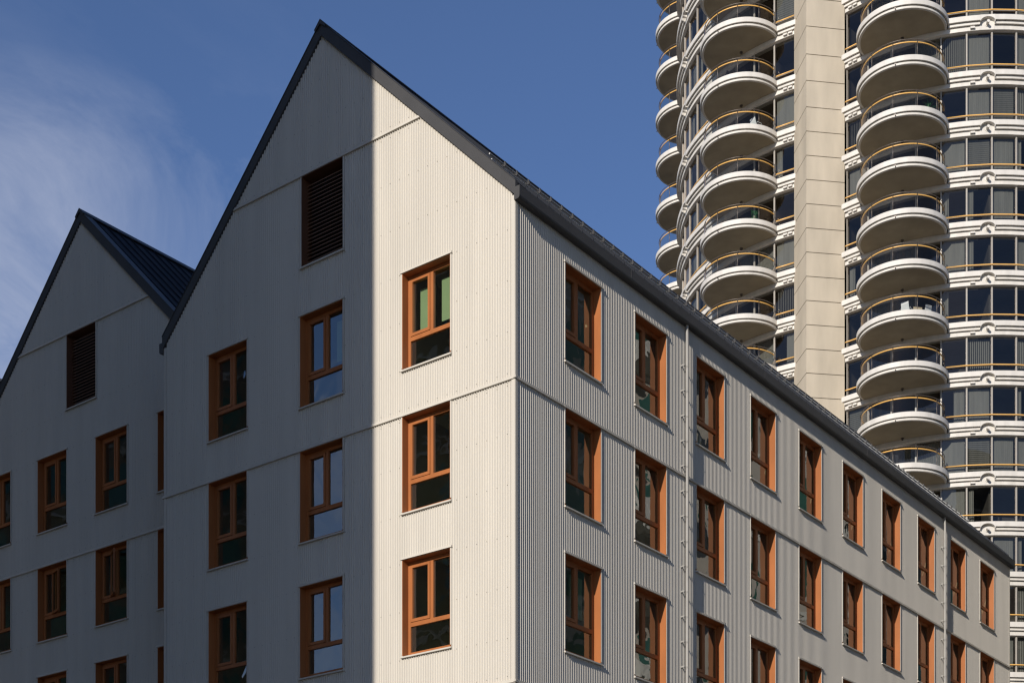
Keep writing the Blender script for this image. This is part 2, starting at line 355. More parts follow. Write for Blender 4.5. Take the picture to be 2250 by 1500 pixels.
def roofline(g0):
    c = g0 + APX
    return lambda u: ZE + APX - abs(u - c) * (APX / (GW / 2))
def gable_building(label, setback, g0, cols, length, near):
    ox, oy = C0[0] + DR[0] * setback, C0[1] + DR[1] * setback
    root = empty('gabled_building', (ox + DL[0] * g0 + 0, oy + DL[1] * g0, GZ))
    bpy.context.view_layer.update()
    tag(root, label, 'apartment building', 'row of cream gabled buildings')
    P = frame(ox, oy, DL, NL); g1 = g0 + GW; top = roofline(g0); ap = g0 + APX
    rzl = atan2(DL[1], DL[0])
    holes = [(c - WW, c + WW, h - 1.975, h) for c in cols for h in HEADS]
    lu = ap
    holes.append((lu - 0.62, lu + 0.62, ZJ - 1.96, ZJ))
    mb = corrugated(P, g0 + (0.085 if near else 0), g1 - 0.085, GZ, top, holes)
    mb.build('gable_wall', M['cream'], root)
    for c in cols:
        for i, h in enumerate(HEADS):
            bl = None; op = 0
            if near and c == cols[0] and i == 0: bl = 'both'
            elif near and c == cols[1] and i == 0: bl = 'one'
            elif (not near) and i == 1 and c == cols[1]: op = 62
            elif (not near) and i == 1 and c == cols[2]: op = 74
            window(root, P, c, h, rzl, bl, op)
    louvre(root, P, lu, ZJ, rzl)
    # belts of Z flashing
    for z in (ZB, ZB - 2 * FL): belt(P, g0 - (0.028 if near else 0), g1 + 0.05, z, root)
    half = (ZE + APX - ZJ); belt(P, ap - half + 0.02, ap + half - 0.02, ZJ, root)
    rows = [ZJ + .12, ZJ - .1] + [ZJ + 1.0, ZJ + 1.9]
    for q in range(12): rows += [ZJ - 1.05 - q * 0.985]
    rows += [ZB + .14, ZB - .1, ZB - 2 * FL + .14]
    screws(P, g0 + 0.1, g1 - 0.1, rows, holes, top, root)
    # corner trims
    tr = MB(); tr.box(g1 - 0.085, g1, -0.02, 0.006, GZ, ZE, P)
    if near:
        tr.box(0.006, 0.085, -0.02, 0.006, GZ, ZE, P)
    tr.build('corner_trim', M['cream'], root)
    # roof: two slopes with standing seams, verge boards, ridge cap
    RT = 0.26                                                      # roof surface above the cladding line
    yb = -length
    def slope(sg):
        e = ap - sg * (APX + 0.02)
        r = MB(); ze = ZE + RT - 0.02; zr = ZE + APX + RT
        th = 0.05
        r.hexa([P(e, 0.03, ze - th), P(ap, 0.03, zr - th), P(ap, yb, zr - th), P(e, yb, ze - th), P(e, 0.03, ze), P(ap, 0.03, zr), P(ap, yb, zr), P(e, yb, ze)])
        o = r.build('roof', M['roof'], root)
        s = MB(); k = 0; w_ = -0.30
        while w_ > yb:
            s.hexa([P(e, w_ + .011, ze - .01), P(ap, w_ + .011, zr - .01), P(ap, w_ - .011, zr - .01), P(e, w_ - .011, ze - .01),
                    P(e, w_ + .006, ze + .045), P(ap, w_ + .006, zr + .045), P(ap, w_ - .006, zr + .045), P(e, w_ - .006, ze + .045)])
            w_ -= 0.39
        s.build('standing_seams', M['roof'], o)
        v = MB()                                                   # verge board over the gable edge
        el = ap - sg * (APX + (0.03 if near else 0.0))
        dz0 = 0.0; dz1 = RT + 0.035
        za = ZE - 0.03
        v.hexa([P(el, -0.04, za + dz0), P(ap, -0.04, ZE + APX + dz0), P(ap, 0.034, ZE + APX + dz0), P(el, 0.034, za + dz0),
                P(el, -0.04, za + dz1), P(ap, -0.04, ZE + APX + dz1), P(ap, 0.034, ZE + APX + dz1), P(el, 0.034, za + dz1)])
        v.hexa([P(el, -0.22, za + dz1 - .0), P(ap, -0.22, ZE + APX + dz1), P(ap, 0.05, ZE + APX + dz1), P(el, 0.05, za + dz1),
                P(el, -0.22, za + dz1 + .012), P(ap, -0.22, ZE + APX + dz1 + .012), P(ap, 0.05, ZE + APX + dz1 + .012), P(el, 0.05, za + dz1 + .012)])
        v.build('verge_board', M['char'], root)
    slope(1); slope(-1)
    rc = MB(); zr = ZE + APX + RT
    for sg in (1, -1):
        a, b = 0.17, 0.075
        rc.hexa([P(ap, 0.07, zr + b - .02), P(ap - sg * a, 0.07, zr + b - a - .02), P(ap - sg * a, yb, zr + b - a - .02), P(ap, yb, zr + b - .02),
                 P(ap, 0.07, zr + b), P(ap - sg * a, 0.07, zr + b - a), P(ap - sg * a, yb, zr + b - a), P(ap, yb, zr + b)])
    rc.poly([P(ap, 0.068, zr + b), P(ap - a, 0.068, zr + b - a), P(ap - a * .93, 0.068, zr + b - a - .06), P(ap, 0.068, zr - .03), P(ap + a * .93, 0.068, zr + b - a - .06), P(ap + a, 0.068, zr + b - a)])
    rc.build('ridge_cap', M['char'], root)
    # dim rooms behind the glass: floors and a partition
    ins = MB()
    ins.box(g0 + .3, g1 - .3, -3.2, -3.1, GZ, ZE, P)
    for i in range(6):
        z = HEADS[0] + 0.36 - i * FL
        ins.box(g0 + .3, g1 - .3, -3.1, -0.3, z, z + 0.3, P)
    for c in cols: ins.box(c + FL / 2 - .05, c + FL / 2 + .05, -3.1, -0.3, GZ, ZE - .4, P)
    ins.build('interior', M['inside'], root)
    return root, P
lc = [2.26, 5.22, 8.18]
near_b, PL = gable_building('nearest cream corrugated metal building with a sunlit corner and long side of ten window columns', 0.0, 0.0, lc, LEN, True)
b2c = [11.55, 14.04, 16.55, 19.07]
mid_b, _ = gable_building('shaded cream corrugated gabled building set back behind the left edge of the sunlit one', 1.28, 10.10, b2c, LEN - 1.28, False)
far_b, _ = gable_building('gabled building of which only a dark roof corner shows at the far left', 1.28, 20.49, [c + 10.39 for c in b2c], LEN - 1.28, False)

# --- the long facade of the nearest building
PR = frame(C0[0], C0[1], DR, NR)
rzr = atan2(-DR[1], -DR[0])
rc_ = [2.30 + 2.586 * k for k in range(10)]
holes = [(c - WW, c + WW, h - 1.975, h) for c in rc_ for h in HEADS]
ztr = lambda u: ZE + 0.02
corrugated(PR, 0.075, LEN - 0.07, GZ, ztr, holes, phase=0.01).build('side_wall', M['cream'], near_b)
blinds = {(0, 2): 'both', (1, 2): 'curtain', (3, 1): 'curtain', (6, 0): 'curtain'}
for k, c in enumerate(rc_):
    for i, h in enumerate(HEADS):
        window(near_b, PR, c, h, rzr, blinds.get((k, i)))
for z in (ZB, ZB - 2 * FL): belt(PR, -0.028, LEN + 0.01, z, near_b)
tr = MB(); tr.box(0.0, 0.075, -0.02, 0.006, GZ, ZE, PR); tr.box(LEN - 0.07, LEN, -0.02, 0.006, GZ, ZE, PR)
tr.build('corner_trim', M['cream'], near_b)
bk = MB(); bk.box(0, GW, -LEN, -LEN + 0.05, GZ, ZE, PL)
bk.poly([PL(0, -LEN, ZE), PL(GW, -LEN, ZE), PL(APX, -LEN, ZE + APX)])
bk.box(GW - .02, GW, -LEN, -0.03, GZ, ZE, PL)
bk.build('back_wall', M['cream'], near_b)
ri = MB(); ri.box(0.3, LEN - .3, -3.2, -3.1, GZ, ZE, PR)
for i in range(6):
    z = HEADS[0] + 0.36 - i * FL; ri.box(3.3, LEN - .3, -3.1, -0.3, z, z + 0.3, PR)
for c in rc_: ri.box(c + 1.29, c + 1.35, -3.1, -0.3, GZ, ZE - .4, PR)
ri.build('interior', M['inside'], near_b)
# fascia and half-round-cornered gutter
def sweep(P, prof, u0, u1, name, m, parent, cap=True, sm=False):
    mb = MB(); n = len(prof)
    for a, b in zip(prof, prof[1:] + prof[:1]):
        mb.quad(P(u0, *a), P(u1, *a), P(u1, *b), P(u0, *b), sm)
    if cap: mb.poly([P(u0, *a) for a in prof]); mb.poly([P(u1, *a) for a in reversed(prof)])
    return mb.build(name, m, parent)
gp = [(0.0, ZE - 0.115), (0.07, ZE - 0.115), (0.105, ZE - 0.11), (0.125, ZE - 0.09), (0.133, ZE - 0.06), (0.134, ZE + 0.13), (0.126, ZE + 0.135), (0.125, ZE - 0.055), (0.118, ZE - 0.08), (0.10, ZE - 0.098), (0.07, ZE - 0.103), (0.005, ZE - 0.10), (0.005, ZE + 0.10), (0.0, ZE + 0.10)]
sweep(PR, gp, -0.035, LEN + 0.13, 'gutter', M['char'], near_b)
for u in (-0.0356, LEN + 0.1306):
    e = MB(); e.poly([PR(u, *a) for a in gp[:6]] + [PR(u, 0, ZE + 0.13)]); e.build('gutter_end', M['char'], near_b)
lg = MB()
PLg = frame(C0[0] + DL[0] * GW, C0[1] + DL[1] * GW, DR, DL)
sweep(PLg, gp, -0.035, 1.25, 'gutter', M['char'], near_b)
e = MB(); e.poly([PLg(-0.0356, *a) for a in gp[:6]] + [PLg(-0.0356, 0, ZE + 0.13)]); e.build('gutter_end', M['char'], near_b)
for u in (3.9, 9.9, 15.9, 21.9):
    j = MB(); j.box(u, u + 0.03, 0.126, 0.137, ZE - 0.05, ZE + 0.128, PR); j.build('gutter_joint', M['char'], near_b)
# downpipes with stand-off brackets
for u in (6.29, 21.70):
    t = MB(); r = 0.034; w0 = 0.085
    t.tube([PR(u + 0.03, 0.06, ZE - 0.09), PR(u + 0.03, 0.06, ZE - 0.19), PR(u, w0, ZE - 0.36), PR(u, w0, 10), PR(u, w0, GZ)], r, 14)
    dp = t.build('downpipe', M['pipe'], near_b)
    for k in range(24):
        z = 15.30 - k * 0.565
        b = MB(); b.tube([PR(u - 0.001, w0, z - 0.012), PR(u - 0.001, w0, z + 0.012)], r + 0.006, 14)
        b.box(u - 0.13, u - 0.03, w0 - 0.02, w0 - 0.012, z - 0.012, z + 0.012, PR); b.box(u - 0.135, u - 0.115, 0.0, w0, z - 0.015, z + 0.015, PR)
        b.build('pipe_bracket', M['pipe'], dp)
# snow guard: two rails clamped to the standing seams
sg_u = 0.85
def roofz(t): return ZE + 0.26 + t
r0 = empty('snow_guard', PL(sg_u, -0.3, roofz(sg_u))); bpy.context.view_layer.update(); adopt_loc = r0.location.copy()
bpy.data.objects.remove(r0)
rail = MB()
for dt, dz in ((0.0, 0.125), (-0.05, 0.045)):
    rail.tube([PL(sg_u + dt, -0.28, roofz(sg_u) + dz + dt), PL(sg_u + dt, -(LEN - 1.6), roofz(sg_u) + dz + dt)], 0.016, 8)
sgo = rail.build('snow_guard', M['galv'], near_b)
k = 0; w_ = -0.69
cl = MB(); cl.box(-0.02, 0.02, -0.022, 0.022, 0.0, 0.06); cl.box(-0.012, 0.012, -0.006, 0.006, 0.06, 0.10); cl.box(-0.10, 0.02, -0.006, 0.006, 0.02, 0.05); cl.box(-0.085, -0.055, -0.012, 0.012, 0.0, 0.10)
clm = mesh_of(cl, 'snow_guard_clamp', M['char'])
while w_ > -(LEN - 1.7):
    o = place('snow_guard_clamp', clm, sgo, PL(sg_u, w_, roofz(sg_u) + 0.03), atan2(DL[1], DL[0])); w_ -= 0.39

# ------------------------------------------------------------------ the apartment tower
TV = [77.95, 74.8, 71.6, 68.4, 65.05, 61.58, 58.3] + [55.3 - 3.0 * k for k in range(16)]
tower = empty('apartment_tower', (25.5, 101.0, GZ)); bpy.context.view_layer.update()
tag(tower, 'tall white and beige apartment tower with stacked round balconies and ochre rails', 'apartment tower')
BAYS = {'R': (29.3, 101.0, 12.2), 'L': (24.0, 105.0, 12.3)}
def pol(b, a, r, z):                       # a: degrees towards the left from the direction facing the camera
    cx, cy, R = BAYS[b]; t = radians(a); return (cx - sin(t) * r, cy - cos(t) * r, z)
PROF = [(0.0, 0.0), (0.0, -0.30), (-0.08, -0.305), (-0.085, -0.26), (-0.14, -0.26), (-0.135, -0.325), (-0.13, -0.33), (-0.13, -0.47), (-0.21, -0.475), (-0.215, -0.43), (-0.265, -0.43), (-0.265, -0.5), (-0.26, -0.505), (-0.26, -0.74), (-0.45, -0.77)]
def arcs(a0, a1, st=2.4):
    n = max(1, int(round(abs(a1 - a0) / st))); return [a0 + (a1 - a0) * k / n for k in range(n + 1)]
def band(b, z, spans_full, spans_low, name='spandrel_band'):
    mb = MB(); R = BAYS[b][2]
    def strip(a0, a1, prof):
        A = arcs(a0, a1); n = len(prof); i = len(mb.v)
        for a in A: mb.v += [pol(b, a, R + dr, z + dz) for dr, dz in prof]
        # separate vertices per facet row keep the profile edges crisp
        for k in range(len(A) - 1):
            for j in range(n - 1):
                p = i + k * n + j; mb.f.append((p, p + n, p + n + 1, p + 1)); mb.sm.append(False)
        for a in (A[0], A[-1]):
            mb.poly([pol(b, a, R + dr, z + dz) for dr, dz in prof])
    for a0, a1 in spans_full: strip(a0, a1, [(-0.8, 0.02), (-0.02, 0.0)] + PROF + [(-0.8, -0.77)])
    for a0, a1 in spans_low: strip(a0, a1, [(-0.8, -0.12), (-0.45, -0.12), (-0.45, -0.47), (-0.26, -0.48), (-0.26, -0.74), (-0.45, -0.77), (-0.8, -0.77)])
    return mb.build(name, M['white'], tower)
def medallion(b, a, z):
    """half-round raised disc with a round stub, over the stepped band"""
    R = BAYS[b][2]; cx, cy, _ = BAYS[b]; P0 = pol(b, a, R, z); t = radians(a)
    ud = (-cos(t), sin(t)); od = (-sin(t), -cos(t))
    P = lambda u, w_, zz: (P0[0] + ud[0] * u + od[0] * w_, P0[1] + ud[1] * u + od[1] * w_, z + zz)
    mb = MB(); n = 24; hw, D0, D1 = 0.44, 0.004, -0.25; zc = -0.42
    zf = lambda u: zc + 0.31 * sqrt(max(0.0, 1 - (u / hw) ** 2))
    for k in range(n):                                     # the fascia arches up over a sunk plaque
        u0, u1 = -hw + 2 * hw * k / n, -hw + 2 * hw * (k + 1) / n
        z0, z1 = zf(u0), zf(u1)
        mb.quad(P(u0, D0, 0), P(u1, D0, 0), P(u1, D0, z1), P(u0, D0, z0))
        mb.quad(P(u0, D0, z0), P(u1, D0, z1), P(u1, D1, z1), P(u0, D1, z0), True)
        mb.quad(P(u0, D1, z0), P(u1, D1, z1), P(u1, D1, -0.745), P(u0, D1, -0.745))
    mb.quad(P(-hw, D1, -.745), P(hw, D1, -.745), P(hw, -.47, -.775), P(-hw, -.47, -.775))
    mb.quad(P(-hw, D0, 0), P(hw, D0, 0), P(hw, -.8, 0.01), P(-hw, -.8, 0.01))
    o = mb.build('medallion', M['white'], tower)
    kb = MB(); kb.tube([P(0, -0.30, zc - 0.02), P(0, 0.10, zc - 0.02)], 0.085, 16); kb.tube([P(0, -0.27, zc - 0.02), P(0, -0.22, zc - 0.02)], 0.13, 16)
    kb.build('round_knob', M['white'], o)
def vent(b, a, z):
    P0 = pol(b, a, BAYS[b][2] - 0.26, z); t = radians(a); ud = (-cos(t), sin(t)); od = (-sin(t), -cos(t))
    P = lambda u, w_, zz: (P0[0] + ud[0] * u + od[0] * w_, P0[1] + ud[1] * u + od[1] * w_, z + zz)
    mb = MB(); mb.hexa([P(-.13, -.02, -.70), P(.13, -.02, -.70), P(.13, .03, -.70), P(-.13, .03, -.70), P(-.13, -.02, -.52), P(.13, -.02, -.52), P(.13, .13, -.56), P(-.13, .13, -.56)])
    mb.box(-.13, .13, .05, .13, -.66, -.56, P)
    mb.build('vent_hood', M['white'], tower)
def twin_mesh(b, a0, a1, zb, zt, fr, pn, gl=0.0, low=False):
    Rg = BAYS[b][2] - 0.47; mw = 0.045 / Rg * 180 / pi
    def bar(x0, x1, r0, r1, z0, z1):
        mbq = [pol(b, x0, r0, z0), pol(b, x1, r0, z0), pol(b, x1, r1, z0), pol(b, x0, r1, z0), pol(b, x0, r0, z1), pol(b, x1, r0, z1), pol(b, x1, r1, z1), pol(b, x0, r1, z1)]
        fr.hexa(mbq)
    bar(a0, a0 + mw, Rg - .05, Rg + .07, zb, zt); bar(a1 - mw, a1, Rg - .05, Rg + .07, zb, zt)
    bar(a0 + mw, a1 - mw, Rg - .03, Rg + .03, zt - .06, zt); bar(a0 + mw, a1 - mw, Rg - .03, Rg + .03, zb, zb + .05)
    bar(a0 + mw, a1 - mw, Rg - .03, Rg + .02, zb + .50, zb + .55)
    if low:                                                                   # a small hopper light tilted open
        zz = zb + 0.06; q = 0.12
        fr.hexa([pol(b, a0 + mw * 1.6, Rg + .02, zz), pol(b, a1 - mw * 1.6, Rg + .02, zz), pol(b, a1 - mw * 1.6, Rg + .05, zz), pol(b, a0 + mw * 1.6, Rg + .05, zz),
                 pol(b, a0 + mw * 1.6, Rg + .10, zz + .05), pol(b, a1 - mw * 1.6, Rg + .10, zz + .05), pol(b, a1 - mw * 1.6, Rg + .12, zz + .05), pol(b, a0 + mw * 1.6, Rg + .12, zz + .05)])
    pn.quad(pol(b, a0 + mw, Rg, zb + .04), pol(b, a1 - mw, Rg, zb + .04), pol(b, a1 - mw, Rg, zt - .05), pol(b, a0 + mw, Rg, zt - .05))
def curtain_mesh(b, a0, a1, zb, zt, amp):
    mb = MB(); Rc = BAYS[b][2] - 0.47 - 0.22; n = max(4, int(abs(a1 - a0) * 5)); ph = random.random() * 9
    for k in range(n):
        x, y = a0 + (a1 - a0) * k / n, a0 + (a1 - a0) * (k + 1) / n
        rx, ry = Rc + amp * sin(x * 11 + ph) + amp * .6 * sin(x * 4.3), Rc + amp * sin(y * 11 + ph) + amp * .6 * sin(y * 4.3)
        mb.quad(pol(b, x, rx, zb), pol(b, y, ry, zb), pol(b, y, ry, zt), pol(b, x, rx, zt), True)
    return mb
def vblind_mesh(b, a0, a1, zb, zt):
    mb = MB(); Rc = BAYS[b][2] - 0.47 - 0.2; n = 11; d = (a1 - a0) / n
    for k in range(n):
        x = a0 + d * k; mb.quad(pol(b, x, Rc, zb), pol(b, x + d * .55, Rc - .05, zb), pol(b, x + d * .55, Rc - .05, zt), pol(b, x, Rc, zt))
    return mb
def hblind_mesh(b, a0, a1, zb, zt):
    mb = MB(); Rc = BAYS[b][2] - 0.47 - 0.2; n = 16; d = (zt - zb) / n
    for k in range(n):
        z = zb + d * k; mb.quad(pol(b, a0, Rc, z), pol(b, a1, Rc, z), pol(b, a1, Rc + .04, z + d * .68), pol(b, a0, Rc + .04, z + d * .68))
    return mb
rest_f, rest_p = MB(), MB(); rest_c = MB()
curt_rng = random.Random(11)
def add_window(b, a0, a1, T, Tn, single, low=False):
    zb, zt = T + 0.0, Tn - 0.745
    kind = curt_rng.choice(['none', 'none', 'none', 'full', 'full', 'full', 'full', 'side', 'side', 'vert', 'horiz', 'half'])
    if single:
        f, p = MB(), MB(); twin_mesh(b, a0, a1, zb, zt, f, p, low=low)
        o = f.build('window', M['mull'], tower); p.build('pane', M['glasst'], o)
        c = None
        if kind == 'full': c = curtain_mesh(b, a0 + .4, a1 - .3, zb + .05, zt - .05, 0.004)
        elif kind == 'side': c = curtain_mesh(b, a1 - 2.2, a1 - .3, zb + .05, zt - .05, 0.03)
        elif kind == 'vert': c = vblind_mesh(b, a0 + .4, a1 - .3, zb + .05, zt - .05)
        elif kind == 'horiz': c = hblind_mesh(b, a0 + .4, a1 - .3, zb + .3, zt - .05)
        elif kind == 'half': c = curtain_mesh(b, a0 + .4, (a0 + a1) / 2, zb + .05, zt - .05, 0.02)
        if c: c.build('blind' if kind in ('vert', 'horiz') else 'curtain', M['curt'], o)
    else:
        twin_mesh(b, a0, a1, zb, zt, rest_f, rest_p)
        if kind in ('full', 'half'):
            c = curtain_mesh(b, a0 + .4, a1 - .3, zb + .05, zt - .05, 0.012); i = len(rest_c.v)
            rest_c.v += c.v; rest_c.f += [tuple(i + q for q in f) for f in c.f]; rest_c.sm += c.sm
def guard_rail(b, spans, z):
    Rg = BAYS[b][2] - 0.47 + 0.11
    for A in spans:
        mb = MB(); mb.tube([pol(b, a, Rg, z) for a in A], 0.036, 8); mb.build('guard_rail', M['gold'], tower)
SP = 7.2
Rm = [2.3 + SP * k for k in range(-5, 7)]               # mullion angles, right bay
Lm = [29.7 + SP * k for k in range(0, 17)]              # mullion angles, left bay
for i, T in enumerate(TV):
    Tn = TV[i - 1] if i else T + 3.2
    if T < 66:                                          # right bay
        hm = degrees(0.44 / 12.2); band('R', T, [(47.2, 40.1), (14.7, 3.9 + hm), (3.9 - hm, -18 + hm), (-18 - hm, -35)], [(40.1, 14.7)])
        medallion('R', 3.9, T); medallion('R', -18.0, T)
        vent('R', 8.0, T); vent('R', 43.6, T); vent('R', 42.0, T)
        for k in range(len(Rm) - 1):
            a0, a1 = Rm[k], Rm[k + 1]
            vis = (-12.3 < (a0 + a1) / 2 < 16 or (a0 + a1) / 2 > 40) and T < 62 and T > 19
            add_window('R', a0, min(a1, 46.8), T, Tn, vis, low=(a0 < -8))
        guard_rail('R', [[a for a in Rm if a < 10] + [15.5], [38.9, 46.6]], T + 0.53)
    if T > 36:
        band('L', T, [(29.2, 35.1), (59.9, 80 - hm), (80 + hm, 102.1), (125.5, 150)], [(35.1, 59.9), (102.1, 125.5)])
        medallion('L', 80.0, T); vent('L', 31.2, T); vent('L', 32.8, T)
        for k in range(len(Lm) - 1):
            a0, a1 = Lm[k], Lm[k + 1]
            m_ = (a0 + a1) / 2
            add_window('L', a0, a1, T, Tn, (m_ < 36 or 62 < m_ < 80) and 40 < T < 67)
        guard_rail('L', [[29.8, 36.2], [58.8, 65.7, 72.9, 80.1, 87.3, 94.5, 101.7]], T + 0.53)
o = rest_f.build('window', M['mull'], tower); o['kind'] = 'stuff'
p = rest_p.build('pane', M['glasst'], o); p['kind'] = 'stuff'
p = rest_c.build('curtain', M['curt'], o); p['kind'] = 'stuff'
# floors and inner core seen dimly through the glass
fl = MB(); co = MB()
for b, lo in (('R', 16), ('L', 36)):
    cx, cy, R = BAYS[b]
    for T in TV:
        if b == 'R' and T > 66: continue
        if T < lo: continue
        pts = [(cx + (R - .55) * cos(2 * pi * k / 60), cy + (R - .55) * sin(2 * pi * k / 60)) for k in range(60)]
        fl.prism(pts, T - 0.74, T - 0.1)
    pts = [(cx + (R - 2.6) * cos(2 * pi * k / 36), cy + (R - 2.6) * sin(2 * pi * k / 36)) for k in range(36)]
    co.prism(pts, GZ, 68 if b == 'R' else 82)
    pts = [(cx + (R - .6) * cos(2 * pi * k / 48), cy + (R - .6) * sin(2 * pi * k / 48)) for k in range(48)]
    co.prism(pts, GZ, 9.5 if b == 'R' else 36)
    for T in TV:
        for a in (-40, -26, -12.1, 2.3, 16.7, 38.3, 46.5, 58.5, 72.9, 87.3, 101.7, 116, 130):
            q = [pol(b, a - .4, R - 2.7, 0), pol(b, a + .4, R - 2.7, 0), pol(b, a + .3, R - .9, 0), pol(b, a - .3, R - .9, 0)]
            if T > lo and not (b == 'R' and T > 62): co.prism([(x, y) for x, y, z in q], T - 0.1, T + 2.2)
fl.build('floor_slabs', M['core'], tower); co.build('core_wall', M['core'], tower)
# beige precast pier between the bays, laid in half-storey blocks
pier = MB(); jt = MB()
def shrink(pts, d):
    cx = sum(p[0] for p in pts) / len(pts); cy = sum(p[1] for p in pts) / len(pts)
    return [(cx + (x - cx) * (1 - d), cy + (y - cy) * (1 - d)) for x, y in pts]
PP = [(17.95, 94.5), (18.27, 92.2), (20.72, 92.55), (21.6, 97.0), (19.0, 99.0)]
zs = []
for i, T in enumerate(TV):
    Tn = TV[i - 1] if i else T + 3.2
    zs += [T - 0.12, (T + Tn) / 2 - 0.12]
zs = sorted(zs + [T for T in [GZ, 5, 8]])
for a, b in zip(zs, zs[1:]): pier.prism(PP, a + 0.022, b - 0.022)
jt.prism(shrink(PP, 0.02), GZ, zs[-1])
po = pier.build('precast_pier', M['tan'], tower); jt.build('pier_joint', M['joint'], po)

# round balconies
def balcony_meshes(rb):
    n = 72
    prof = [(0.02, -0.14), (rb - 0.14, -0.14), (rb - 0.14, 0.0), (rb - 0.012, 0.0), (rb, -0.012), (rb, -0.30), (rb - 0.012, -0.31), (rb - 0.075, -0.31), (rb - 0.08, -0.25), (rb - 0.14, -0.25), (rb - 0.125, -0.345), (rb - 0.11, -0.35), (rb - 0.11, -0.46), (rb - 0.125, -0.475), (rb - 0.24, -0.485)]
    def lathe(prof):
        mb = MB()
        for (r0, z0), (r1, z1) in zip(prof, prof[1:]):
            i = len(mb.v)
            for k in range(n):
                c, s = cos(2 * pi * k / n), sin(2 * pi * k / n); mb.v += [(r0 * c, r0 * s, z0), (r1 * c, r1 * s, z1)]
            for k in range(n):
                a = i + 2 * k; b = i + 2 * ((k + 1) % n); mb.f.append((a, b, b + 1, a + 1)); mb.sm.append(True)
        return mb
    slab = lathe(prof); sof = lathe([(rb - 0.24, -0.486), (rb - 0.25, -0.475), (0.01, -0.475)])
    rr = rb - 0.25; fm = MB(); hr = MB(); gg = MB()
    A = [radians(-100 + 200 * k / 50) for k in range(51)]
    fm.tube([(rr * sin(a), -rr * cos(a), 1.06) for a in A], 0.022, 8)
    fm.tube([(rr * sin(a), -rr * cos(a), 0.03) for a in A], 0.018, 6)
    for k in range(7):
        a = radians(-99 + 33 * k); x, y = rr * sin(a), -rr * cos(a); fm.tube([(x, y, -0.13), (x, y, 1.06)], 0.020, 6)
    hr.tube([((rr - .07) * sin(a), -(rr - .07) * cos(a), 0.93) for a in A], 0.038, 10)
    for a0, a1 in zip(A, A[1:]):
        gg.quad((rr * sin(a0), -rr * cos(a0), 0.05), (rr * sin(a1), -rr * cos(a1), 0.05), (rr * sin(a1), -rr * cos(a1), 0.86), (rr * sin(a0), -rr * cos(a0), 0.86), True)
    sl = MB(); sl.tube([(0, 0, -0.475), (0, 0, -0.53)], 0.10, 14); sl.tube([(0, 0, -0.53), (0, 0, -0.60)], 0.055, 12)
    ds = MB(); a = radians(4); ds.tube([((rb - .2) * sin(a), -(rb - .2) * cos(a), -0.40), ((rb + .02) * sin(a), -(rb + .02) * cos(a), -0.41)], 0.03, 8)
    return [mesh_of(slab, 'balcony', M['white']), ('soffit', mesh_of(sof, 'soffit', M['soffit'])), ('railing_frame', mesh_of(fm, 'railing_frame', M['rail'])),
            ('handrail', mesh_of(hr, 'handrail', M['gold'])), ('glass_guard', mesh_of(gg, 'glass_guard', M['guard'])), ('soffit_light', mesh_of(sl, 'soffit_light', M['rail'])), ('drain_spout', mesh_of(ds, 'drain_spout', M['rail']))]
BAL = {'right': (23.7, 90.2, 2.72, 27.4, lambda T: 29 < T < 66), 'middle': (14.93, 96.7, 2.66, 47.5, lambda T: 39 < T < 70), 'outer': (13.15, 109.8, 2.52, 113.8, lambda T: 51 < T)}
for key, (bx, by, rb, ang, ok) in BAL.items():
    ms = balcony_meshes(rb)
    for T in TV:
        if not ok(T): continue
        o = place('balcony', ms[0], tower, (bx, by, T), -radians(ang))
        for nm, me in ms[1:]: sub(nm, me, o)

# ------------------------------------------------------------------ things left on the balconies
def at_bal(key, dx, dy, T): bx, by, rb, a, _ = BAL[key]; return (bx + dx, by + dy, T - 0.14)
def chair(loc, rz, m, label):
    r = empty('garden_chair', loc); r.rotation_euler = (0, 0, rz); tag(r, label, 'chair')
    s = MB(); s.box(-.24, .24, -.24, .24, .40, .44); sub('seat', mesh_of(s, 'seat', m), r)
    b = MB(); b.hexa([(-.24, .22, .44), (.24, .22, .44), (.24, .25, .44), (-.24, .25, .44), (-.22, .34, .92), (.22, .34, .92), (.22, .37, .92), (-.22, .37, .92)]); sub('backrest', mesh_of(b, 'backrest', m), r)
    for sx in (-1, 1):
        a = MB(); a.tube([(sx * .25, .25, .44), (sx * .27, .2, .64), (sx * .27, -.2, .66), (sx * .25, -.24, .42)], 0.018, 6); sub('armrest', mesh_of(a, 'armrest', m), r)
        for sy in (-1, 1):
            l = MB(); l.tube([(sx * .22, sy * .22, .4), (sx * .25, sy * .25, 0)], 0.018, 6); sub('leg', mesh_of(l, 'leg', m), r)
T3 = 55.3 - 9.0 - 3.0 + 0
chair(at_bal('right', -0.2, -1.7, 43.3), 2.6, M['plast'], 'white chair left of a tan board on a round balcony of the right stack')
chair(at_bal('right', 1.0, -1.3, 43.3), 3.6, M['plast'], 'white chair right of a tan board on a round balcony of the right stack')
tb = MB(); tb.hexa([(.3, 0, 0), (.85, 0.1, 0), (.85, 0.14, 0), (.3, .04, 0), (.3, .12, .95), (.85, .22, .95), (.85, .26, .95), (.3, .16, .95)])
lb = link('tan_board', mesh_of(tb, 'tan_board', M['board'])); lb.location = at_bal('right', 0, -1.5, 43.3); tag(lb, 'tan board leaning inside a round balcony between two white chairs', 'board')
rb_ = empty('parasol', at_bal('outer', 0, -0.2, 61.58)); tag(rb_, 'red folded parasol lying against a tan panel on a far left balcony', 'parasol')
q = MB(); q.hexa([(-.9, -1.8, .1), (-.8, -1.8, .1), (-.5, -1.7, .1), (-.6, -1.7, .1), (-1.0, -1.9, .7), (-.2, -2.1, 1.0), (.1, -2.0, 1.02), (-.7, -1.8, .75)]); sub('canopy', mesh_of(q, 'canopy', M['red']), rb_)
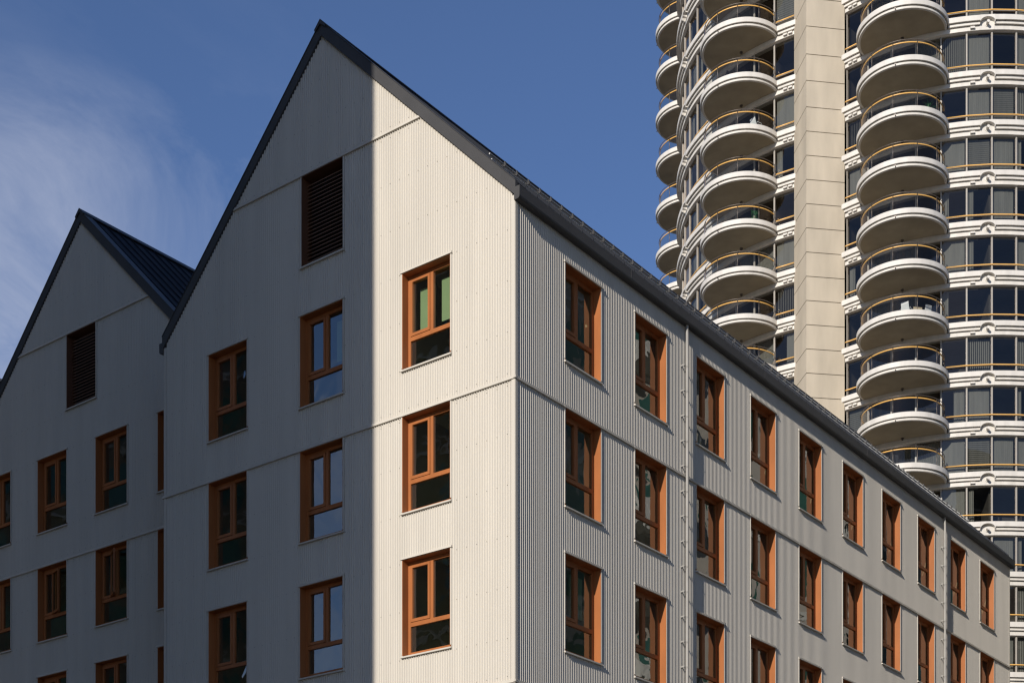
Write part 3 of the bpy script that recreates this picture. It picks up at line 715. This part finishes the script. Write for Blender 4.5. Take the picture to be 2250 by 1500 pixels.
q = MB(); q.tube([(-.85, -1.78, 0), (-.5, -1.9, 1.0)], .02, 6); sub('pole', mesh_of(q, 'pole', M['dark']), rb_)
pb = MB(); pb.hexa([(-.6, -1.75, .02), (.9, -2.0, .02), (.9, -1.95, .02), (-.6, -1.7, .02), (-.6, -1.75, .62), (.9, -2.0, .7), (.9, -1.95, .7), (-.6, -1.7, .62)])
o = link('storage_panel', mesh_of(pb, 'storage_panel', M['board'])); o.location = rb_.location; tag(o, 'tan storage panel below the red parasol on a far left balcony', 'panel')
pl = empty('potted_plant', at_bal('middle', 0.55, -1.7, 52.3)); tag(pl, 'bright green leafy plant behind the glass of a balcony in the middle stack', 'potted plant')
q = MB(); q.tube([(0, 0, 0), (0, 0, .3)], .14, 12); sub('pot', mesh_of(q, 'pot', M['board']), pl)
rr = random.Random(5); q = MB()
for k in range(160):
    a = rr.random() * 6.28; h = .3 + rr.random() * .75; d = rr.random() * .28 * (1.2 - abs(h - .7)); x, y = d * cos(a), d * sin(a); l = .07 + rr.random() * .06; b = rr.random() * 6.28
    q.quad((x, y, h), (x + l * cos(b) * .4, y + l * sin(b) * .4, h + .03), (x + l * cos(b), y + l * sin(b), h + l * .8), (x + l * cos(b) * .5 - .03, y + l * sin(b) * .5, h + l * .5))
sub('leaves', mesh_of(q, 'leaves', M['leaf']), pl)
gr = empty('barbecue', at_bal('right', 1.4, -1.1, 37.3)); tag(gr, 'black covered barbecue at the right end of a low round balcony', 'barbecue')
q = MB(); q.hexa([(-.4, -.25, .55), (.4, -.25, .55), (.4, .25, .55), (-.4, .25, .55), (-.3, -.15, .98), (.3, -.15, .98), (.3, .15, .98), (-.3, .15, .98)]); sub('lid', mesh_of(q, 'lid', M['dark']), gr)
q = MB(); q.box(-.42, .42, -.27, .27, .1, .55); sub('cabinet', mesh_of(q, 'cabinet', M['dark']), gr)
chair(at_bal('middle', 0.7, -1.7, 58.3), 2.2, M['plast'], 'white chair on the middle-stack balcony two floors above the green plant')
chair(at_bal('middle', -1.3, -1.2, 61.58), 4.0, M['dark'], 'dark chair on a high middle-stack balcony, three floors above the green plant')
chair(at_bal('right', -0.9, -1.5, 34.3), 3.0, M['dark'], 'dark chair on the lowest visible round balcony of the right stack')
def plant(loc, label, col, n, hh):
    p = empty('potted_plant', loc); tag(p, label, 'potted plant')
    q = MB(); q.tube([(0, 0, 0), (0, 0, .28)], .15, 12); sub('pot', mesh_of(q, 'pot', M['board']), p); q = MB()
    for k in range(n):
        a = rr.random() * 6.28; l = .35 + rr.random() * .45; e = .5 + rr.random() * .9; z0 = .28 + rr.random() * hh
        dx, dy = cos(a), sin(a); wv = .025
        q.quad((-dy * wv, dx * wv, z0), (dy * wv, -dx * wv, z0), (dx * l * cos(e) * .6 + dy * wv, dy * l * cos(e) * .6 - dx * wv, z0 + l * sin(e) * .8), (dx * l * cos(e) * .6 - dy * wv, dy * l * cos(e) * .6 + dx * wv, z0 + l * sin(e) * .8))
        q.poly([(dx * l * cos(e) * .6 + dy * wv, dy * l * cos(e) * .6 - dx * wv, z0 + l * sin(e) * .8), (dx * l, dy * l, z0 + l * sin(e) * .75), (dx * l * cos(e) * .6 - dy * wv, dy * l * cos(e) * .6 + dx * wv, z0 + l * sin(e) * .8)])
    sub('leaves', mesh_of(q, 'leaves', col), p)
plant(at_bal('outer', -0.2, -1.6, 71.6), 'brown dry palm on a high far left balcony near the top of the picture', M['board'], 70, .6)
plant(at_bal('right', 1.2, -1.4, 55.3), 'small green plant at the right end of a high balcony in the right stack', M['leaf'], 60, .25)
lm = empty('table_lamp', pol('R', 1.0, 10.7, 22.3 - 3.0 - .1)); 
lm.location = pol('R', -0.6, 10.75, 22.3 - 0.1); tag(lm, 'table lamp with a pale drum shade inside the lowest tower window at the right edge', 'lamp')
q = MB(); q.tube([(0, 0, .75), (0, 0, 1.05)], .26, 20); sub('lamp_shade', mesh_of(q, 'lamp_shade', M['plast']), lm)
q = MB(); q.tube([(0, 0, 0), (0, 0, .04), (0, 0, .78)], .02, 8); q.tube([(0, 0, 0), (0, 0, .05)], .12, 14); sub('lamp_stand', mesh_of(q, 'lamp_stand', M['rail']), lm)

# ------------------------------------------------------------------ ground, streets and the neighbours across them
def sheet(name, x0, x1, y0, y1, z, m):
    mb = MB(); mb.quad((x0, y0, z), (x1, y0, z), (x1, y1, z), (x0, y1, z)); return tag(mb.build(name, m), kind='structure')
sheet('ground', -1500, 1500, -1500, 1500, GZ - 0.004, M['pave'])
PRg = frame(C0[0], C0[1], DR, NR); PLg2 = frame(C0[0], C0[1], DL, NL)
r = MB(); r.box(-60, 70, 4.0, 13.5, GZ - 0.12, GZ + 0.0, PRg); tag(r.build('road', M['asphalt']), kind='structure')
r = MB(); r.box(-3.9, 70, 4.0, 12.5, GZ - 0.12, GZ + 0.004, PLg2); tag(r.build('side_road', M['asphalt']), kind='structure')
def neighbour(name, label, P, u0, u1, w0, w1, h, wall, gl, floor=3.2, wx=1.6, gap=1.2, balconies=False, plain_end=False):
    root = empty(name, P((u0 + u1) / 2, (w0 + w1) / 2, GZ)); bpy.context.view_layer.update(); tag(root, label, 'building')
    mb = MB(); mb.box(u0, u1, min(w0, w1), max(w0, w1), GZ, h, P); mb.build('wall', wall, root)
    # windows as glazed boxes a little proud of the wall on every side that shows
    g = MB(); z = 2.0
    f = lambda u: u
    s = 1 if w0 < w1 else -1
    while z < h - 2.5:
        u = u0 + 1.0
        while u + wx < u1 - .5:
            g.box(u, u + wx, min(w0 - s * .03, w0 + s * .05), max(w0 - s * .03, w0 + s * .05), z, z + 1.7, P); u += wx + gap
        wv = min(w0, w1) + 1.2
        while wv + wx < max(w0, w1) - .5:
            if not plain_end: g.box(u0 - .03, u0 + .05, wv, wv + wx, z, z + 1.7, P)
            g.box(u1 - .05, u1 + .03, wv, wv + wx, z, z + 1.7, P); wv += wx + gap
        z += floor
    tag(g.build('window', gl, root), kind='stuff')
    b = MB(); z = 4.4
    while z < h:
        b.box(u0 + (.02 if plain_end else -.08), u1 + .08, min(w0, w1) - .08, max(w0, w1) + .08, z, z + .25, P); z += floor
    b.build('string_course', M['pink'] if wall != M['pink'] else M['white'], root)
    if balconies:
        bb = MB(); z = 4.6
        while z < h - 3:
            for uc in (u0 + 4, u0 + 10.5):
                n = 14; pts = []
                for k in range(n + 1):
                    a = pi * k / n; x, y, _ = P(uc + 2.1 * cos(a), w0 - s * 1.7 * sin(a), 0); pts.append((x, y))
                bb.prism(pts, z, z + .9)
            z += floor
        tag(bb.build('balcony', M['white'], root), kind='stuff')
    return root
# tall brick block across the side street: its edge throws the shadow over the left part of the gable
tS = 3.687
PSx, PSy = C0[0] + DL[0] * tS, C0[1] + DL[1] * tS
hk = 16.0 / sqrt(RAY[0] ** 2 + RAY[1] ** 2)
Ex, Ey = PSx - RAY[0] * hk, PSy - RAY[1] * hk
PE = frame(Ex, Ey, DL, NL)
neighbour('brick_block', 'tall brown brick block across the side street, outside the picture, shading the gables', PE, 0, 16.0, 0.0, 18.0, 38, M['brown'], M['teal'], plain_end=True)
PW = frame(-40.0, 30.0, (0, 1), (-1, 0))
neighbour('brown_block', 'brown block far to the left of the picture, mirrored in the gable windows', PW, 0, 30, 0.0, 15, 60, M['brown'], M['teal'], wx=2.2, gap=.8)
nrm = (-0.957, -0.29); alo = (-0.29, 0.957)
PEa = frame(31.8, 32.0, alo, (0.957, 0.29))
neighbour('rose_apartment_block', 'pale rose apartment block with white balconies across the street, mirrored in the long facade', PEa, 0, 18.8, 0.0, 14, 44, M['pink'], M['teal'], wx=1.5, gap=1.6, balconies=True)
PEb = frame(27.6, 51.5, (0.33, 0.944), (0.944, -0.33))
neighbour('dark_office_block', 'dark office block farther along the street, outside the picture', PEb, 0, 30, 0.0, 14, 32, M['darkb'], M['teal'], wx=2.6, gap=.4)
PEc = frame(C0[0] + NR[0] * 20, C0[1] + NR[1] * 20, DR, NR)
neighbour('skylight_blocker_block', 'grey block added across the street to hold back skylight, outside the picture', PEc, -3, 15, 0.0, 14, 62, M['stone'], M['teal'], wx=2.2, gap=1.2)  # unseen block, added to keep skylight off the long facade
